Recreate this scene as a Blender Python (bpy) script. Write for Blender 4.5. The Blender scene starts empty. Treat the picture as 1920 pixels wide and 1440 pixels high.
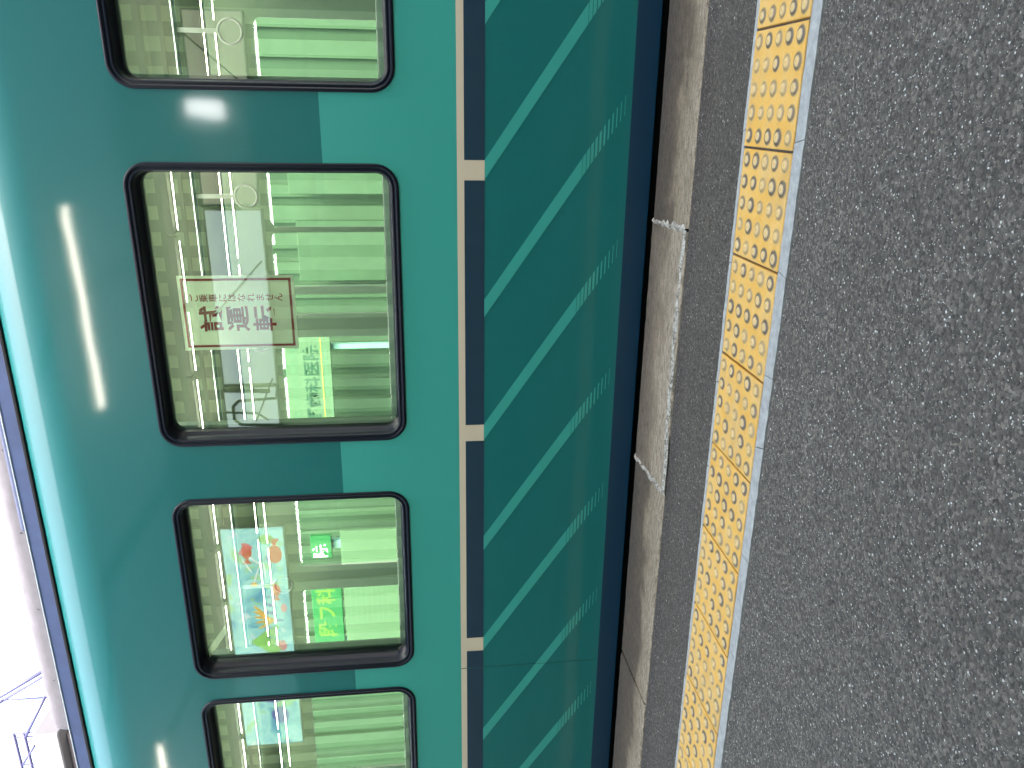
import bpy, bmesh, math, random
from mathutils import Vector, Matrix

random.seed(7)
S = bpy.context.scene
COL = S.collection

# ---------------------------------------------------------------- camera, world, sun, exposure
cam_d = bpy.data.cameras.new('camera')
cam = bpy.data.objects.new('camera', cam_d)
COL.objects.link(cam)
S.camera = cam
cr = Vector((0.94293977, 0.33192762, -0.02624211))
cu = Vector((-0.01467341, 0.12016254, 0.99264579))
cf = Vector((-0.33263987, 0.93562013, -0.11817655))
mx = Matrix((-cu, cr, -cf)).transposed().to_4x4()      # the picture lies on its side: up is left
mx.translation = Vector((0, 0, 0.94128))
cam.matrix_world = mx
cam_d.sensor_fit = 'HORIZONTAL'
cam_d.sensor_width = 36
cam_d.lens = 1462.376 * 36 / 1920
cam_d.clip_start = 0.02
cam_d.clip_end = 2000

SUN_EL, SUN_AZ = math.radians(56), math.radians(150)     # high behind the station, kept off the platform by the canopy
W = bpy.data.worlds.new('World')
S.world = W
W.use_nodes = True
wn = W.node_tree.nodes
bg = wn['Background']
sky = wn.new('ShaderNodeTexSky')
sky.sky_type = 'NISHITA'
sky.sun_disc = False
sky.sun_elevation = SUN_EL
sky.sun_rotation = SUN_AZ
sky.air_density = 1.0
sky.dust_density = 7.0
sky.ozone_density = 1.0
bw = wn.new('ShaderNodeRGBToBW')                       # thin white overcast: half the blue washed out
mw = wn.new('ShaderNodeMix')
mw.data_type = 'RGBA'
mw.inputs[0].default_value = 0.25
W.node_tree.links.new(sky.outputs[0], bw.inputs[0])
W.node_tree.links.new(sky.outputs[0], mw.inputs[6])
W.node_tree.links.new(bw.outputs[0], mw.inputs[7])
W.node_tree.links.new(mw.outputs[2], bg.inputs[0])
bg.inputs[1].default_value = 0.12
sd = bpy.data.lights.new('sun', 'SUN')
sd.energy = 0.5
sd.angle = math.radians(14)
sd.color = (1, 0.96, 0.9)
sun = bpy.data.objects.new('sun', sd)
COL.objects.link(sun)
sdir = Vector((math.sin(SUN_AZ) * math.cos(SUN_EL), math.cos(SUN_AZ) * math.cos(SUN_EL), math.sin(SUN_EL)))
sun.rotation_euler = sdir.to_track_quat('Z', 'Y').to_euler()
S.view_settings.view_transform = 'Standard'
S.view_settings.look = 'None'
S.view_settings.gamma = 1
S.view_settings.exposure = 4.0
S.cycles.max_bounces = 7
S.cycles.diffuse_bounces = 3
S.cycles.transparent_max_bounces = 16
S.cycles.caustics_reflective = False
S.cycles.caustics_refractive = False

# ---------------------------------------------------------------- helpers
def lin(r, g, b):
    f = lambda c: (c / 255 / 12.92) if c <= 10 else ((c / 255 + 0.055) / 1.055) ** 2.4
    return (f(r), f(g), f(b), 1)

class NT:
    def __init__(s, m):
        s.t = m.node_tree
        s.n = s.t.nodes
    def new(s, typ, **k):
        o = s.n.new(typ)
        for a, b in k.items():
            if a in o.inputs:
                o.inputs[a].default_value = b
            else:
                setattr(o, a, b)
        return o
    def link(s, a, b):
        s.t.links.new(a, b)
    def math(s, op, a, b=None, c=None):
        o = s.n.new('ShaderNodeMath')
        o.operation = op
        for i, v in enumerate((a, b, c)):
            if v is None: continue
            if isinstance(v, (int, float)): o.inputs[i].default_value = v
            else: s.link(v, o.inputs[i])
        return o.outputs[0]
    def mix(s, f, a, b, blend='MIX'):
        o = s.n.new('ShaderNodeMix')
        o.data_type = 'RGBA'
        o.blend_type = blend
        for i, v in ((0, f), (6, a), (7, b)):
            if isinstance(v, (int, float)): o.inputs[i].default_value = v
            elif isinstance(v, tuple): o.inputs[i].default_value = v
            else: s.link(v, o.inputs[i])
        return o.outputs[2]
    def ramp(s, f, stops):
        o = s.n.new('ShaderNodeValToRGB')
        e = o.color_ramp.elements
        while len(e) < len(stops): e.new(0.5)
        for i, (p, c) in enumerate(stops):
            e[i].position = p
            e[i].color = c if isinstance(c, tuple) else (c, c, c, 1)
        s.link(f, o.inputs[0])
        return o.outputs[0]
    def obco(s, scale=(1, 1, 1), geo=False):
        if geo:
            c = s.n.new('ShaderNodeNewGeometry').outputs['Position']
        else:
            c = s.n.new('ShaderNodeTexCoord').outputs['Object']
        m = s.n.new('ShaderNodeMapping')
        m.inputs['Scale'].default_value = scale
        s.link(c, m.inputs[0])
        return m.outputs[0]
    def noise(s, co, scale, detail=4, rough=0.6):
        o = s.new('ShaderNodeTexNoise', Scale=scale, Detail=detail, Roughness=rough)
        s.link(co, o.inputs['Vector'])
        return o.outputs['Fac']
    def vor(s, co, scale, feature='F1'):
        o = s.new('ShaderNodeTexVoronoi', Scale=scale)
        o.feature = feature
        s.link(co, o.inputs['Vector'])
        return o

def mat(name, base=(0.5, 0.5, 0.5, 1), rough=0.6, metal=0.0, coat=0.0, coat_rough=0.03, spec=0.5):
    m = bpy.data.materials.new(name)
    m.use_nodes = True
    b = m.node_tree.nodes['Principled BSDF']
    b.inputs['Base Color'].default_value = base
    b.inputs['Roughness'].default_value = rough
    b.inputs['Metallic'].default_value = metal
    b.inputs['Coat Weight'].default_value = coat
    b.inputs['Coat Roughness'].default_value = coat_rough
    b.inputs['Specular IOR Level'].default_value = spec
    return m, NT(m), b

def bump(n, b, h, strength=0.3, dist=0.001, sock='Normal'):
    o = n.n.new('ShaderNodeBump')
    o.inputs['Strength'].default_value = strength
    o.inputs['Distance'].default_value = dist
    n.link(h, o.inputs['Height'])
    n.link(o.outputs[0], b.inputs[sock])

def simple(name, base, rough=0.6, var=0.12, scale=20, **k):
    m, n, b = mat(name, base, rough, **k)
    f = n.noise(n.obco(geo=True), scale, 5)
    lo = tuple(c * (1 - var) for c in base[:3]) + (1,)
    hi = tuple(min(1, c * (1 + var)) for c in base[:3]) + (1,)
    n.link(n.ramp(f, [(0.3, lo), (0.7, hi)]), b.inputs['Base Color'])
    n.link(n.math('MULTIPLY_ADD', f, 0.15, rough - 0.07), b.inputs['Roughness'])
    return m

def obj(name, bm, m, parent=None, smooth=False):
    me = bpy.data.meshes.new(name)
    bm.normal_update()
    bm.to_mesh(me)
    bm.free()
    o = bpy.data.objects.new(name, me)
    COL.objects.link(o)
    for mm in (m if isinstance(m, (list, tuple)) else [m]):
        me.materials.append(mm)
    if smooth:
        for p in me.polygons: p.use_smooth = True
    if parent: o.parent = parent
    return o

def inst(name, me, parent=None, loc=(0, 0, 0), rot=(0, 0, 0), scale=(1, 1, 1)):
    o = bpy.data.objects.new(name, me)
    COL.objects.link(o)
    o.location = loc
    o.rotation_euler = rot
    o.scale = scale
    if parent: o.parent = parent
    return o

def thing(name, label, cat, loc=(0, 0, 0), group=None):
    o = bpy.data.objects.new(name, None)
    COL.objects.link(o)
    o.location = loc
    o.empty_display_size = 0.1
    tag(o, label, cat, group)
    return o

def tag(o, label=None, cat=None, group=None, kind=None):
    if label: o['label'] = label
    if cat: o['category'] = cat
    if group: o['group'] = group
    if kind: o['kind'] = kind
    return o

def bx(bm, x0, x1, y0, y1, z0, z1, bev=0.0, seg=1, mi=0):
    vs = [bm.verts.new((x, y, z)) for x in (x0, x1) for y in (y0, y1) for z in (z0, z1)]
    fs = [(0, 1, 3, 2), (4, 6, 7, 5), (0, 4, 5, 1), (2, 3, 7, 6), (0, 2, 6, 4), (1, 5, 7, 3)]
    ff = [bm.faces.new([vs[i] for i in f]) for f in fs]
    for f in ff: f.material_index = mi
    if bev > 0:
        es = list({e for f in ff for e in f.edges})
        bmesh.ops.bevel(bm, geom=es, offset=bev, segments=seg, affect='EDGES', profile=0.5)

def box(name, b6, m, parent=None, bev=0.0, seg=1):
    bm = bmesh.new()
    bx(bm, *b6, bev=bev, seg=seg)
    return obj(name, bm, m, parent)

def tube(bm, a, b, r, n=8, cap=True):
    a, b = Vector(a), Vector(b)
    d = (b - a).normalized()
    s = d.cross(Vector((0, 0, 1)) if abs(d.z) < 0.9 else Vector((1, 0, 0))).normalized()
    t = d.cross(s)
    R = [[bm.verts.new(p + (s * math.cos(k * 2 * math.pi / n) + t * math.sin(k * 2 * math.pi / n)) * r) for k in range(n)] for p in (a, b)]
    for k in range(n):
        bm.faces.new((R[0][k], R[0][(k + 1) % n], R[1][(k + 1) % n], R[1][k])).smooth = True
    if cap:
        bm.faces.new(R[0][::-1])
        bm.faces.new(R[1])

def path_tube(bm, pts, r, n=6):
    for a, b in zip(pts[:-1], pts[1:]):
        tube(bm, a, b, r, n)

def torus(bm, c, R_, r, n=32, k=8):
    rings = []
    for i in range(n):
        a = 2 * math.pi * i / n
        rings.append([bm.verts.new((c[0] + (R_ + r * math.cos(2 * math.pi * j / k)) * math.cos(a), c[1] + r * math.sin(2 * math.pi * j / k), c[2] + (R_ + r * math.cos(2 * math.pi * j / k)) * math.sin(a))) for j in range(k)])
    for i in range(n):
        p_, q_ = rings[i], rings[(i + 1) % n]
        for j in range(k):
            bm.faces.new((p_[j], q_[j], q_[(j + 1) % k], p_[(j + 1) % k])).smooth = True
    bmesh.ops.recalc_face_normals(bm, faces=bm.faces)

def poly(bm, pts, mi=0):
    f = bm.faces.new([bm.verts.new(p) for p in pts])
    f.material_index = mi
    return f

def text_mesh(body, size, bold=0.0, align='CENTER', spacing=1.0):
    cu_ = bpy.data.curves.new('t', 'FONT')
    cu_.body = body
    cu_.size = size
    cu_.align_x = align
    cu_.align_y = 'CENTER'
    cu_.offset = bold
    cu_.space_character = spacing
    cu_.resolution_u = 3
    o = bpy.data.objects.new('t', cu_)
    COL.objects.link(o)
    dg = bpy.context.evaluated_depsgraph_get()
    dg.update()
    me = bpy.data.meshes.new_from_object(o.evaluated_get(dg))
    bpy.data.objects.remove(o)
    bpy.data.curves.remove(cu_)
    return me

def add_text(bm, body, size, x, y, z, bold=0.0, align='CENTER', mirror=False, spacing=1.0, sx=1.0, sz=1.0):
    """lettering in the x-z plane, read from -y (from +y when mirror)"""
    me = text_mesh(body, size, bold, align, spacing)
    vs = [bm.verts.new((x + (-v.co.x if mirror else v.co.x) * sx, y, z + v.co.y * sz)) for v in me.vertices]
    for p in me.polygons:
        try:
            bm.faces.new([vs[i] for i in p.vertices])
        except ValueError:
            pass
    bpy.data.meshes.remove(me)

# ---------------------------------------------------------------- materials
def asphalt(name, dark, light, speck, tint):
    m, n, b = mat(name, rough=0.85)
    co = n.obco(geo=True)
    dn = n.new('ShaderNodeTexNoise', Scale=150.0, Detail=2.0)
    n.link(co, dn.inputs['Vector'])
    dv = n.n.new('ShaderNodeVectorMath'); dv.operation = 'MULTIPLY_ADD'
    n.link(dn.outputs['Color'], dv.inputs[0]); dv.inputs[1].default_value = (0.006, 0.006, 0.006); n.link(co, dv.inputs[2])
    co = dv.outputs[0]
    v1 = n.vor(co, 165)
    v2 = n.vor(co, 330)
    big = n.noise(co, 2.2, 4)
    mid = n.noise(co, 30, 5)
    sep = n.n.new('ShaderNodeSeparateColor')
    n.link(v1.outputs['Color'], sep.inputs[0])
    sep2 = n.n.new('ShaderNodeSeparateColor')
    n.link(v2.outputs['Color'], sep2.inputs[0])
    c1 = n.ramp(sep.outputs[0], [(0.0, dark), (0.35, tuple(c * 0.5 for c in light[:3]) + (1,)), (0.8, light), (1.0, tuple(min(1, c * 1.9) for c in light[:3]) + (1,))])
    c2 = n.ramp(sep2.outputs[1], [(0.0, dark), (1.0, light)])
    c = n.mix(0.35, c1, c2)
    # pale stones and glints, irregular in size
    s1 = n.math('MULTIPLY', n.math('GREATER_THAN', sep.outputs[1], 0.978), n.math('LESS_THAN', v1.outputs['Distance'], 0.42))
    s2 = n.math('MULTIPLY', n.math('GREATER_THAN', sep2.outputs[2], 0.975), n.math('LESS_THAN', v2.outputs['Distance'], 0.4))
    v3 = n.vor(co, 62)
    sep3 = n.n.new('ShaderNodeSeparateColor')
    n.link(v3.outputs['Color'], sep3.inputs[0])
    s3 = n.math('MULTIPLY', n.math('GREATER_THAN', sep3.outputs[2], 0.990), n.math('LESS_THAN', v3.outputs['Distance'], 0.22))
    c = n.mix(n.math('MINIMUM', n.math('ADD', n.math('ADD', s1, s2), s3), 1), c, speck)
    c = n.mix(n.math('MULTIPLY', mid, 0.16), c, dark)
    c = n.mix(1.0, c, n.ramp(big, [(0.3, tint), (0.7, (1, 1, 1, 1))]), 'MULTIPLY')
    n.link(c, b.inputs['Base Color'])
    h = n.math('ADD', n.math('MULTIPLY', v1.outputs['Distance'], -1.0), n.math('MULTIPLY', v2.outputs['Distance'], -0.6))
    h = n.math('ADD', h, n.math('MULTIPLY', mid, 0.8))
    bump(n, b, h, 1.0, 0.005)
    n.link(n.ramp(sep.outputs[2], [(0, 0.55), (1, 0.95)]), b.inputs['Roughness'])
    return m

M = {}
M['asphalt'] = asphalt('asphalt', (0.032, 0.028, 0.0250, 1), (0.172, 0.147, 0.124, 1), (0.72, 0.70, 0.66, 1), (0.80, 0.79, 0.79, 1))
M['asphalt_edge'] = asphalt('asphalt_edge', (0.028, 0.0235, 0.0205, 1), (0.112, 0.094, 0.081, 1), (0.42, 0.40, 0.37, 1), (0.88, 0.85, 0.82, 1))
M['mortar'] = simple('mortar', (0.30, 0.30, 0.29, 1), 0.9, 0.22, 45)
M['dark_joint'] = simple('dark_joint', (0.05, 0.047, 0.042, 1), 0.95, 0.5, 160)
M['joint_grit'] = simple('joint_grit', (0.17, 0.165, 0.155, 1), 0.95, 0.6, 260)

# weathered coping concrete
m, n, b = mat('coping_concrete', rough=0.9)
co = n.obco((0.9, 1.6, 1), geo=True)
a1 = n.noise(co, 3.2, 6, 0.7)
a2 = n.noise(n.obco((4, 16, 4), geo=True), 6.0, 7, 0.75)
a3 = n.noise(n.obco(geo=True), 140, 3)
posn = n.n.new('ShaderNodeNewGeometry')
sepp = n.n.new('ShaderNodeSeparateXYZ')
n.link(posn.outputs['Position'], sepp.inputs[0])
# trodden inner two thirds are paler than the grimy lip, with an uneven border
wear = n.math('ADD', sepp.outputs[1], n.math('MULTIPLY', n.math('SUBTRACT', a1, 0.5), 0.55))
wear = n.math('ADD', wear, n.math('MULTIPLY', n.math('SUBTRACT', a2, 0.5), 0.38))
k = n.ramp(n.math('SUBTRACT', wear, 2.4), [(0.22, (0.32, 0.27, 0.20, 1)), (0.36, (0.24, 0.195, 0.135, 1)), (0.43, (0.095, 0.073, 0.050, 1)), (0.62, (0.055, 0.044, 0.034, 1))])
k = n.mix(1.0, k, n.ramp(a3, [(0.3, (0.72, 0.72, 0.72, 1)), (0.7, (1.15, 1.15, 1.15, 1))]), 'MULTIPLY')
k = n.mix(1.0, k, n.ramp(a2, [(0.38, (0.42, 0.39, 0.34, 1)), (0.60, (1.2, 1.2, 1.2, 1))]), 'MULTIPLY')
n.link(k, b.inputs['Base Color'])
bump(n, b, n.math('ADD', n.math('MULTIPLY', a3, 0.6), a2), 0.8, 0.003)
M['coping'] = m
m2 = m.copy(); m2.name = 'coping_concrete_repaired'
for nd in m2.node_tree.nodes:
    if nd.type == 'VALTORGB' and len(nd.color_ramp.elements) == 4:
        for e, c in zip(nd.color_ramp.elements, ((0.36, 0.31, 0.24, 1), (0.30, 0.25, 0.185, 1), (0.20, 0.16, 0.115, 1), (0.10, 0.08, 0.06, 1))): e.color = c
M['coping_pale'] = m2
m, n, b = mat('coping_mortar', (0.44, 0.43, 0.38, 1), rough=0.95)
f = n.noise(n.obco(geo=True), 60, 5, 0.75)
n.link(n.ramp(f, [(0.40, (0.09, 0.08, 0.065, 1)), (0.50, (0.30, 0.285, 0.24, 1)), (0.66, (0.52, 0.51, 0.46, 1))]), b.inputs['Base Color'])
bump(n, b, f, 0.8, 0.003)
M['patch'] = m

# tactile yellow
m, n, b = mat('tactile_yellow', rough=0.6)
co = n.obco(geo=True)
g1 = n.noise(co, 9, 5, 0.65)
g2 = n.noise(n.obco((1, 2.6, 1), geo=True), 26, 6, 0.7)
g3 = n.noise(co, 220, 3)
k = n.ramp(g1, [(0.3, (0.62, 0.325, 0.050, 1)), (0.5, (0.64, 0.365, 0.085, 1)), (0.68, (0.63, 0.40, 0.14, 1))])
k = n.mix(n.ramp(g2, [(0.52, 0.0), (0.66, 0.75)]), k, (0.62, 0.34, 0.055, 1))
k = n.mix(n.ramp(g2, [(0.30, 0.7), (0.43, 0.0)]), k, (0.45, 0.31, 0.15, 1))
g4 = n.noise(co, 3.5, 6, 0.7)
k = n.mix(n.ramp(g4, [(0.52, 0.0), (0.72, 0.45)]), k, (0.36, 0.25, 0.13, 1))
k = n.mix(1.0, k, n.ramp(g3, [(0.3, (0.88, 0.87, 0.85, 1)), (0.7, (1.06, 1.06, 1.06, 1))]), 'MULTIPLY')
n.link(k, b.inputs['Base Color'])
bump(n, b, n.math('ADD', g3, g2), 0.25, 0.0008)
M['tile'] = m
# dome: worn top, dark-ringed foot whose darkness differs from dome to dome
m, n, b = mat('tactile_dome', rough=0.5)
oc = n.n.new('ShaderNodeTexCoord').outputs['Object']
sp = n.n.new('ShaderNodeSeparateXYZ')
n.link(oc, sp.inputs[0])
rad = n.math('SQRT', n.math('ADD', n.math('POWER', sp.outputs[0], 2), n.math('POWER', sp.outputs[1], 2)))
oi = n.n.new('ShaderNodeObjectInfo')
wob = n.math('MULTIPLY', n.math('SUBTRACT', n.noise(n.obco(geo=True), 60, 4), 0.5), 0.004)
rr = n.math('MULTIPLY', n.math('ADD', rad, wob), 46)
top = n.ramp(rr, [(0.0, (0.50, 0.30, 0.085, 1)), (0.25, (0.60, 0.42, 0.19, 1)), (0.46, (0.46, 0.34, 0.19, 1)), (0.54, (0.10, 0.072, 0.05, 1)), (0.74, (0.13, 0.095, 0.06, 1)), (0.95, (0.56, 0.34, 0.10, 1))])
faint_ring = n.ramp(rr, [(0.0, (0.52, 0.31, 0.085, 1)), (0.3, (0.62, 0.43, 0.19, 1)), (0.5, (0.46, 0.31, 0.13, 1)), (0.66, (0.34, 0.23, 0.10, 1)), (0.95, (0.65, 0.41, 0.12, 1))])
n.link(n.mix(n.ramp(oi.outputs['Random'], [(0.15, 0.15), (0.7, 1.0)]), faint_ring, top), b.inputs['Base Color'])
M['dome'] = m

# train paints: clear-coated, faintly uneven sheet metal
def paint(name, base, rough=0.40, coat=0.38):
    m, n, b = mat(name, base, rough, coat=coat, coat_rough=0.07, spec=0.28)
    co = n.obco(geo=True)
    w = n.noise(co, 2.3, 2, 0.4)
    w2 = n.noise(co, 240, 2)
    h = n.math('ADD', n.math('MULTIPLY', w, 1.0), n.math('MULTIPLY', w2, 0.004))
    bump(n, b, h, 0.35, 0.006, 'Coat Normal')
    return m, n, b
TEAL = (0.002, 0.122, 0.116, 1)
LTEAL = (0.034, 0.295, 0.245, 1)
NAVY = (0.003, 0.028, 0.058, 1)
TAN = (0.56, 0.475, 0.345, 1)
m, n, b = paint('train_paint', TEAL)
ps = n.n.new('ShaderNodeSeparateXYZ')
n.link(n.n.new('ShaderNodeNewGeometry').outputs['Position'], ps.inputs[0])
z = ps.outputs[2]
def band(lo, hi):
    return n.math('MULTIPLY', n.math('GREATER_THAN', z, lo), n.math('LESS_THAN', z, hi))
k = n.mix(band(0.7755, 1.2795), TEAL, LTEAL)
k = n.mix(band(0.6690, 0.7755), k, TAN)
k = n.mix(n.math('LESS_THAN', z, 0.1030), k, NAVY)
n.link(k, b.inputs['Base Color'])
M['body'] = m
M['stripe'] = paint('stripe_paint', LTEAL)[0]
M['navy'] = paint('navy_paint', (0.009, 0.030, 0.055, 1))[0]
M['seam'] = mat('seam', (0.004, 0.085, 0.074, 1), 0.6)[0]
M['rubber'] = mat('window_rubber', (0.002, 0.004, 0.011, 1), 0.30, spec=0.22)[0]
M['rubber_dull'] = mat('window_rubber_dull', (0.03, 0.032, 0.042, 1), 0.5)[0]
M['black'] = mat('black', (0.004, 0.004, 0.004, 1), 0.9)[0]
M['alu'] = simple('aluminium', (0.55, 0.56, 0.56, 1), 0.35, 0.06, 30, metal=0.8)
M['gutter'] = simple('gutter_grey', (0.045, 0.070, 0.165, 1), 0.7, 0.15, 12)
M['roofgrey'] = simple('roof_grey', (0.075, 0.073, 0.085, 1), 0.8, 0.14, 14, spec=0.15)
M['roofdark'] = simple('roof_mesh', (0.028, 0.038, 0.080, 1), 0.8, 0.2, 50)

# window glass: green solar tint, mirror film
m = bpy.data.materials.new('window_glass')
m.use_nodes = True
n = NT(m)
n.n.remove(n.n['Principled BSDF'])
tr = n.new('ShaderNodeBsdfTransparent', Color=(0.80, 0.97, 0.82, 1))
gl = n.new('ShaderNodeBsdfGlossy', Color=(0.92, 1.0, 0.90, 1), Roughness=0.0)
fr = n.new('ShaderNodeFresnel', IOR=1.5)
mxs = n.n.new('ShaderNodeMixShader')
n.link(n.math('MINIMUM', n.math('ADD', n.math('MULTIPLY', fr.outputs[0], 1.8), 0.13), 1), mxs.inputs[0])
n.link(tr.outputs[0], mxs.inputs[1])
n.link(gl.outputs[0], mxs.inputs[2])
n.link(mxs.outputs[0], n.n['Material Output'].inputs[0])
M['glass'] = m
m = m.copy(); m.name = 'far_window_glass'
m.node_tree.nodes['Transparent BSDF'].inputs[0].default_value = (0.55, 0.88, 0.58, 1)
for nd in m.node_tree.nodes:
    if nd.type == 'MATH' and nd.operation == 'ADD': nd.inputs[1].default_value = 0.0
    if nd.type == 'MATH' and nd.operation == 'MULTIPLY': nd.inputs[1].default_value = 0.6
M['far_glass'] = m

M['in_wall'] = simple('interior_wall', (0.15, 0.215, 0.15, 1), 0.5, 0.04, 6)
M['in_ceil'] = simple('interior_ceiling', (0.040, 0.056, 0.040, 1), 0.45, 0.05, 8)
M['in_floor'] = simple('interior_floor', (0.16, 0.16, 0.15, 1), 0.6, 0.1, 8)
M['seat'] = simple('seat_moquette', (0.05, 0.09, 0.12, 1), 0.9, 0.2, 60)
M['steel'] = mat('stainless', (0.6, 0.6, 0.58, 1), 0.2, metal=1.0)[0]
M['plastic'] = simple('strap_plastic', (0.45, 0.46, 0.42, 1), 0.4, 0.05, 20)

def emit(name, col, strength):
    m = bpy.data.materials.new(name)
    m.use_nodes = True
    b = m.node_tree.nodes['Principled BSDF']
    b.inputs['Base Color'].default_value = tuple(0.55 * c for c in col[:3]) + (1,)
    b.inputs['Emission Color'].default_value = col
    b.inputs['Emission Strength'].default_value = strength
    return m, NT(m), b
M['led'] = emit('interior_led', (1, 0.90, 0.62, 1), 6.0)[0]
M['led'].cycles.emission_sampling = 'NONE'
M['tube'] = emit('fluorescent_tube', (1, 0.90, 0.74, 1), 6.0)[0]

# =================================================================================== SETTING
box('ground', (-400, 400, -400, 400, -1.6, -1.2), simple('ballast_ground', (0.16, 0.15, 0.135, 1), 0.95, 0.4, 9)).__setitem__('kind', 'structure')

EDGE = 3.045
PX0, PX1 = -14.0, 7.0
bm = bmesh.new()
bx(bm, PX0, PX1, -1.75, 1.868, -1.2, 0.0)
platform = obj('platform', bm, M['asphalt'])
tag(platform, kind='structure')
bm = bmesh.new()
bx(bm, PX0, PX1, 1.868, 2.2505, -1.2, -0.012)
obj('tile_bedding', bm, M['joint_grit'], platform)
bm = bmesh.new()
bx(bm, PX0, PX1, 2.2505, 2.636, -1.2, -0.002)
obj('asphalt_strip', bm, M['asphalt_edge'], platform)
bm = bmesh.new()
bx(bm, PX0, PX1, 2.636, EDGE - 0.03, -1.2, -0.09)
obj('edge_wall', bm, M['coping'], platform)

# coping stones, about a metre each, with ragged lips
def ragged_slab(x0, x1, y0, y1, zt, zb, seed, amp=0.004, nx=34, bev=0.012, skew0=0.0, skew1=0.0):
    rnd = random.Random(seed)
    bm = bmesh.new()
    prof = [(y0, zb), (y0, zt - bev * 0.5), (y0 + bev * 0.6, zt)]
    for q in range(1, 5): prof.append((y0 + (y1 - y0) * q / 5, zt))
    prof += [(y1 - bev, zt), (y1 - bev * 0.3, zt - bev * 0.35), (y1, zt - bev), (y1, zb)]
    rows = []
    for i in range(nx + 1):
        t = i / nx
        e0, e1 = (rnd.random() - 0.5) * amp, (rnd.random() - 0.5) * amp
        if rnd.random() < 0.10: e1 -= rnd.random() * 0.010
        row = []
        for (y, z) in prof:
            s = (y - y0) / (y1 - y0)
            x = (x0 + skew0 * s) + ((x1 + skew1 * s) - (x0 + skew0 * s)) * t
            yy = y + e0 * (1 - s) * (s < 0.1) + e1 * (s > 0.9)
            row.append(bm.verts.new((x, yy, z + (rnd.random() - 0.5) * 0.0012)))
        rows.append(row)
    for a, c in zip(rows[:-1], rows[1:]):
        for j in range(len(prof) - 1):
            bm.faces.new((a[j], c[j], c[j + 1], a[j + 1]))
    bm.faces.new(rows[0])
    bm.faces.new(rows[-1][::-1])
    bmesh.ops.recalc_face_normals(bm, faces=bm.faces)
    return bm
joints = [-0.390 - 1.022 * i for i in range(-7, 14)]
for i in range(len(joints) - 1):
    x1, x0 = joints[i], joints[i + 1]
    if x0 < PX0 or x1 > PX1: continue
    gap = 0.004 if x1 < -2 else 0.006
    o = obj('coping_stone', ragged_slab(x0 + gap, x1 - gap, 2.640, EDGE, 0.004 + 0.003 * (i % 2), -0.085, i, skew0=-0.022, skew1=-0.022), M['coping'], platform)
    if abs(x1 + 0.390) < 0.01:
        mid_x = (x0, x1)
        o.data.materials[0] = M['coping_pale']
# pale mortar pointing round the repaired stone
def mortar_bead(pts, w, z, seed, name='mortar_bead'):
    rnd = random.Random(seed)
    bm = bmesh.new()
    L = []
    n_ = 60
    for i in range(n_ + 1):
        t = i / n_ * (len(pts) - 1)
        j = min(int(t), len(pts) - 2)
        p = Vector(pts[j]).lerp(Vector(pts[j + 1]), t - j)
        d = (Vector(pts[j + 1]) - Vector(pts[j])).normalized()
        s = Vector((-d.y, d.x, 0))
        if i == 0: kn = [(rnd.random(), rnd.random()) for _ in range(20)]
        q = i / n_ * 17
        qi = int(q)
        w_ = kn[qi][0] * (1 - q + qi) + kn[qi + 1][0] * (q - qi)
        o_ = kn[qi][1] * (1 - q + qi) + kn[qi + 1][1] * (q - qi)
        ww = w * (0.35 + 0.95 * w_ + 0.12 * rnd.random())
        off = (o_ - 0.5) * w * 0.9
        L.append([bm.verts.new(p + s * (off - ww)), bm.verts.new(p + s * off + Vector((0, 0, z + rnd.random() * 0.002))), bm.verts.new(p + s * (off + ww))])
    for a, c in zip(L[:-1], L[1:]):
        for j in range(2):
            bm.faces.new((a[j], a[j + 1], c[j + 1], c[j]))
    bmesh.ops.recalc_face_normals(bm, faces=bm.faces)
    if sum(f.normal.z for f in bm.faces) < 0: bmesh.ops.reverse_faces(bm, faces=bm.faces)
    return obj(name, bm, M['patch'], platform)
xa, xb = mid_x
mortar_bead([(xb + 0.002, 2.652, 0.0055), (xb - 0.022, EDGE - 0.012, 0.0055)], 0.013, 0.005, 1)
mortar_bead([(xa + 0.002, 2.652, 0.0055), (xa - 0.022, EDGE - 0.004, 0.0055)], 0.014, 0.005, 2)
mortar_bead([(xb, 2.655, 0.0050), (xb - 0.35, 2.668, 0.0056), (xb - 0.7, 2.659, 0.0056), (xa, 2.650, 0.005)], 0.020, 0.005, 3)

# =================================================================================== TACTILE PAVING
P, X0, Y0 = 0.305, 0.21264, 1.92534
tact = thing('tactile_paving', 'worn yellow tactile paving strip with raised domes along the platform edge', 'tactile paving')
def tile_bm():
    bm = bmesh.new()
    bx(bm, -0.1490, 0.1490, 0.0, 0.3, -0.014, 0.004, bev=0.0022)
    return bm
tmeshes = None
def dome_bm(bm=None, ox=0, oy=0):
    if bm is None: bm = bmesh.new()
    prof = [(0.0, 0.0056), (0.0045, 0.0057), (0.0080, 0.0054), (0.0102, 0.0044), (0.0124, 0.0020), (0.0145, 0.0008), (0.0200, 0.0003)]
    N = 14
    c = bm.verts.new((ox, oy, prof[0][1]))
    rings = [[bm.verts.new((ox + r * math.cos(2 * math.pi * k / N), oy + r * math.sin(2 * math.pi * k / N), z)) for k in range(N)] for r, z in prof[1:]]
    for k in range(N): bm.faces.new((c, rings[0][k], rings[0][(k + 1) % N]))
    for a, d in zip(rings[:-1], rings[1:]):
        for k in range(N): bm.faces.new((a[k], d[k], d[(k + 1) % N], a[(k + 1) % N]))
    for f in bm.faces: f.smooth = True
    return bm
dome_me = None
tile_me = None
far_dome = bmesh.new()
spots = [(-0.12 + 0.06 * a, 0.03 + 0.06 * c) for a in range(5) for c in range(5)]
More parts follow.
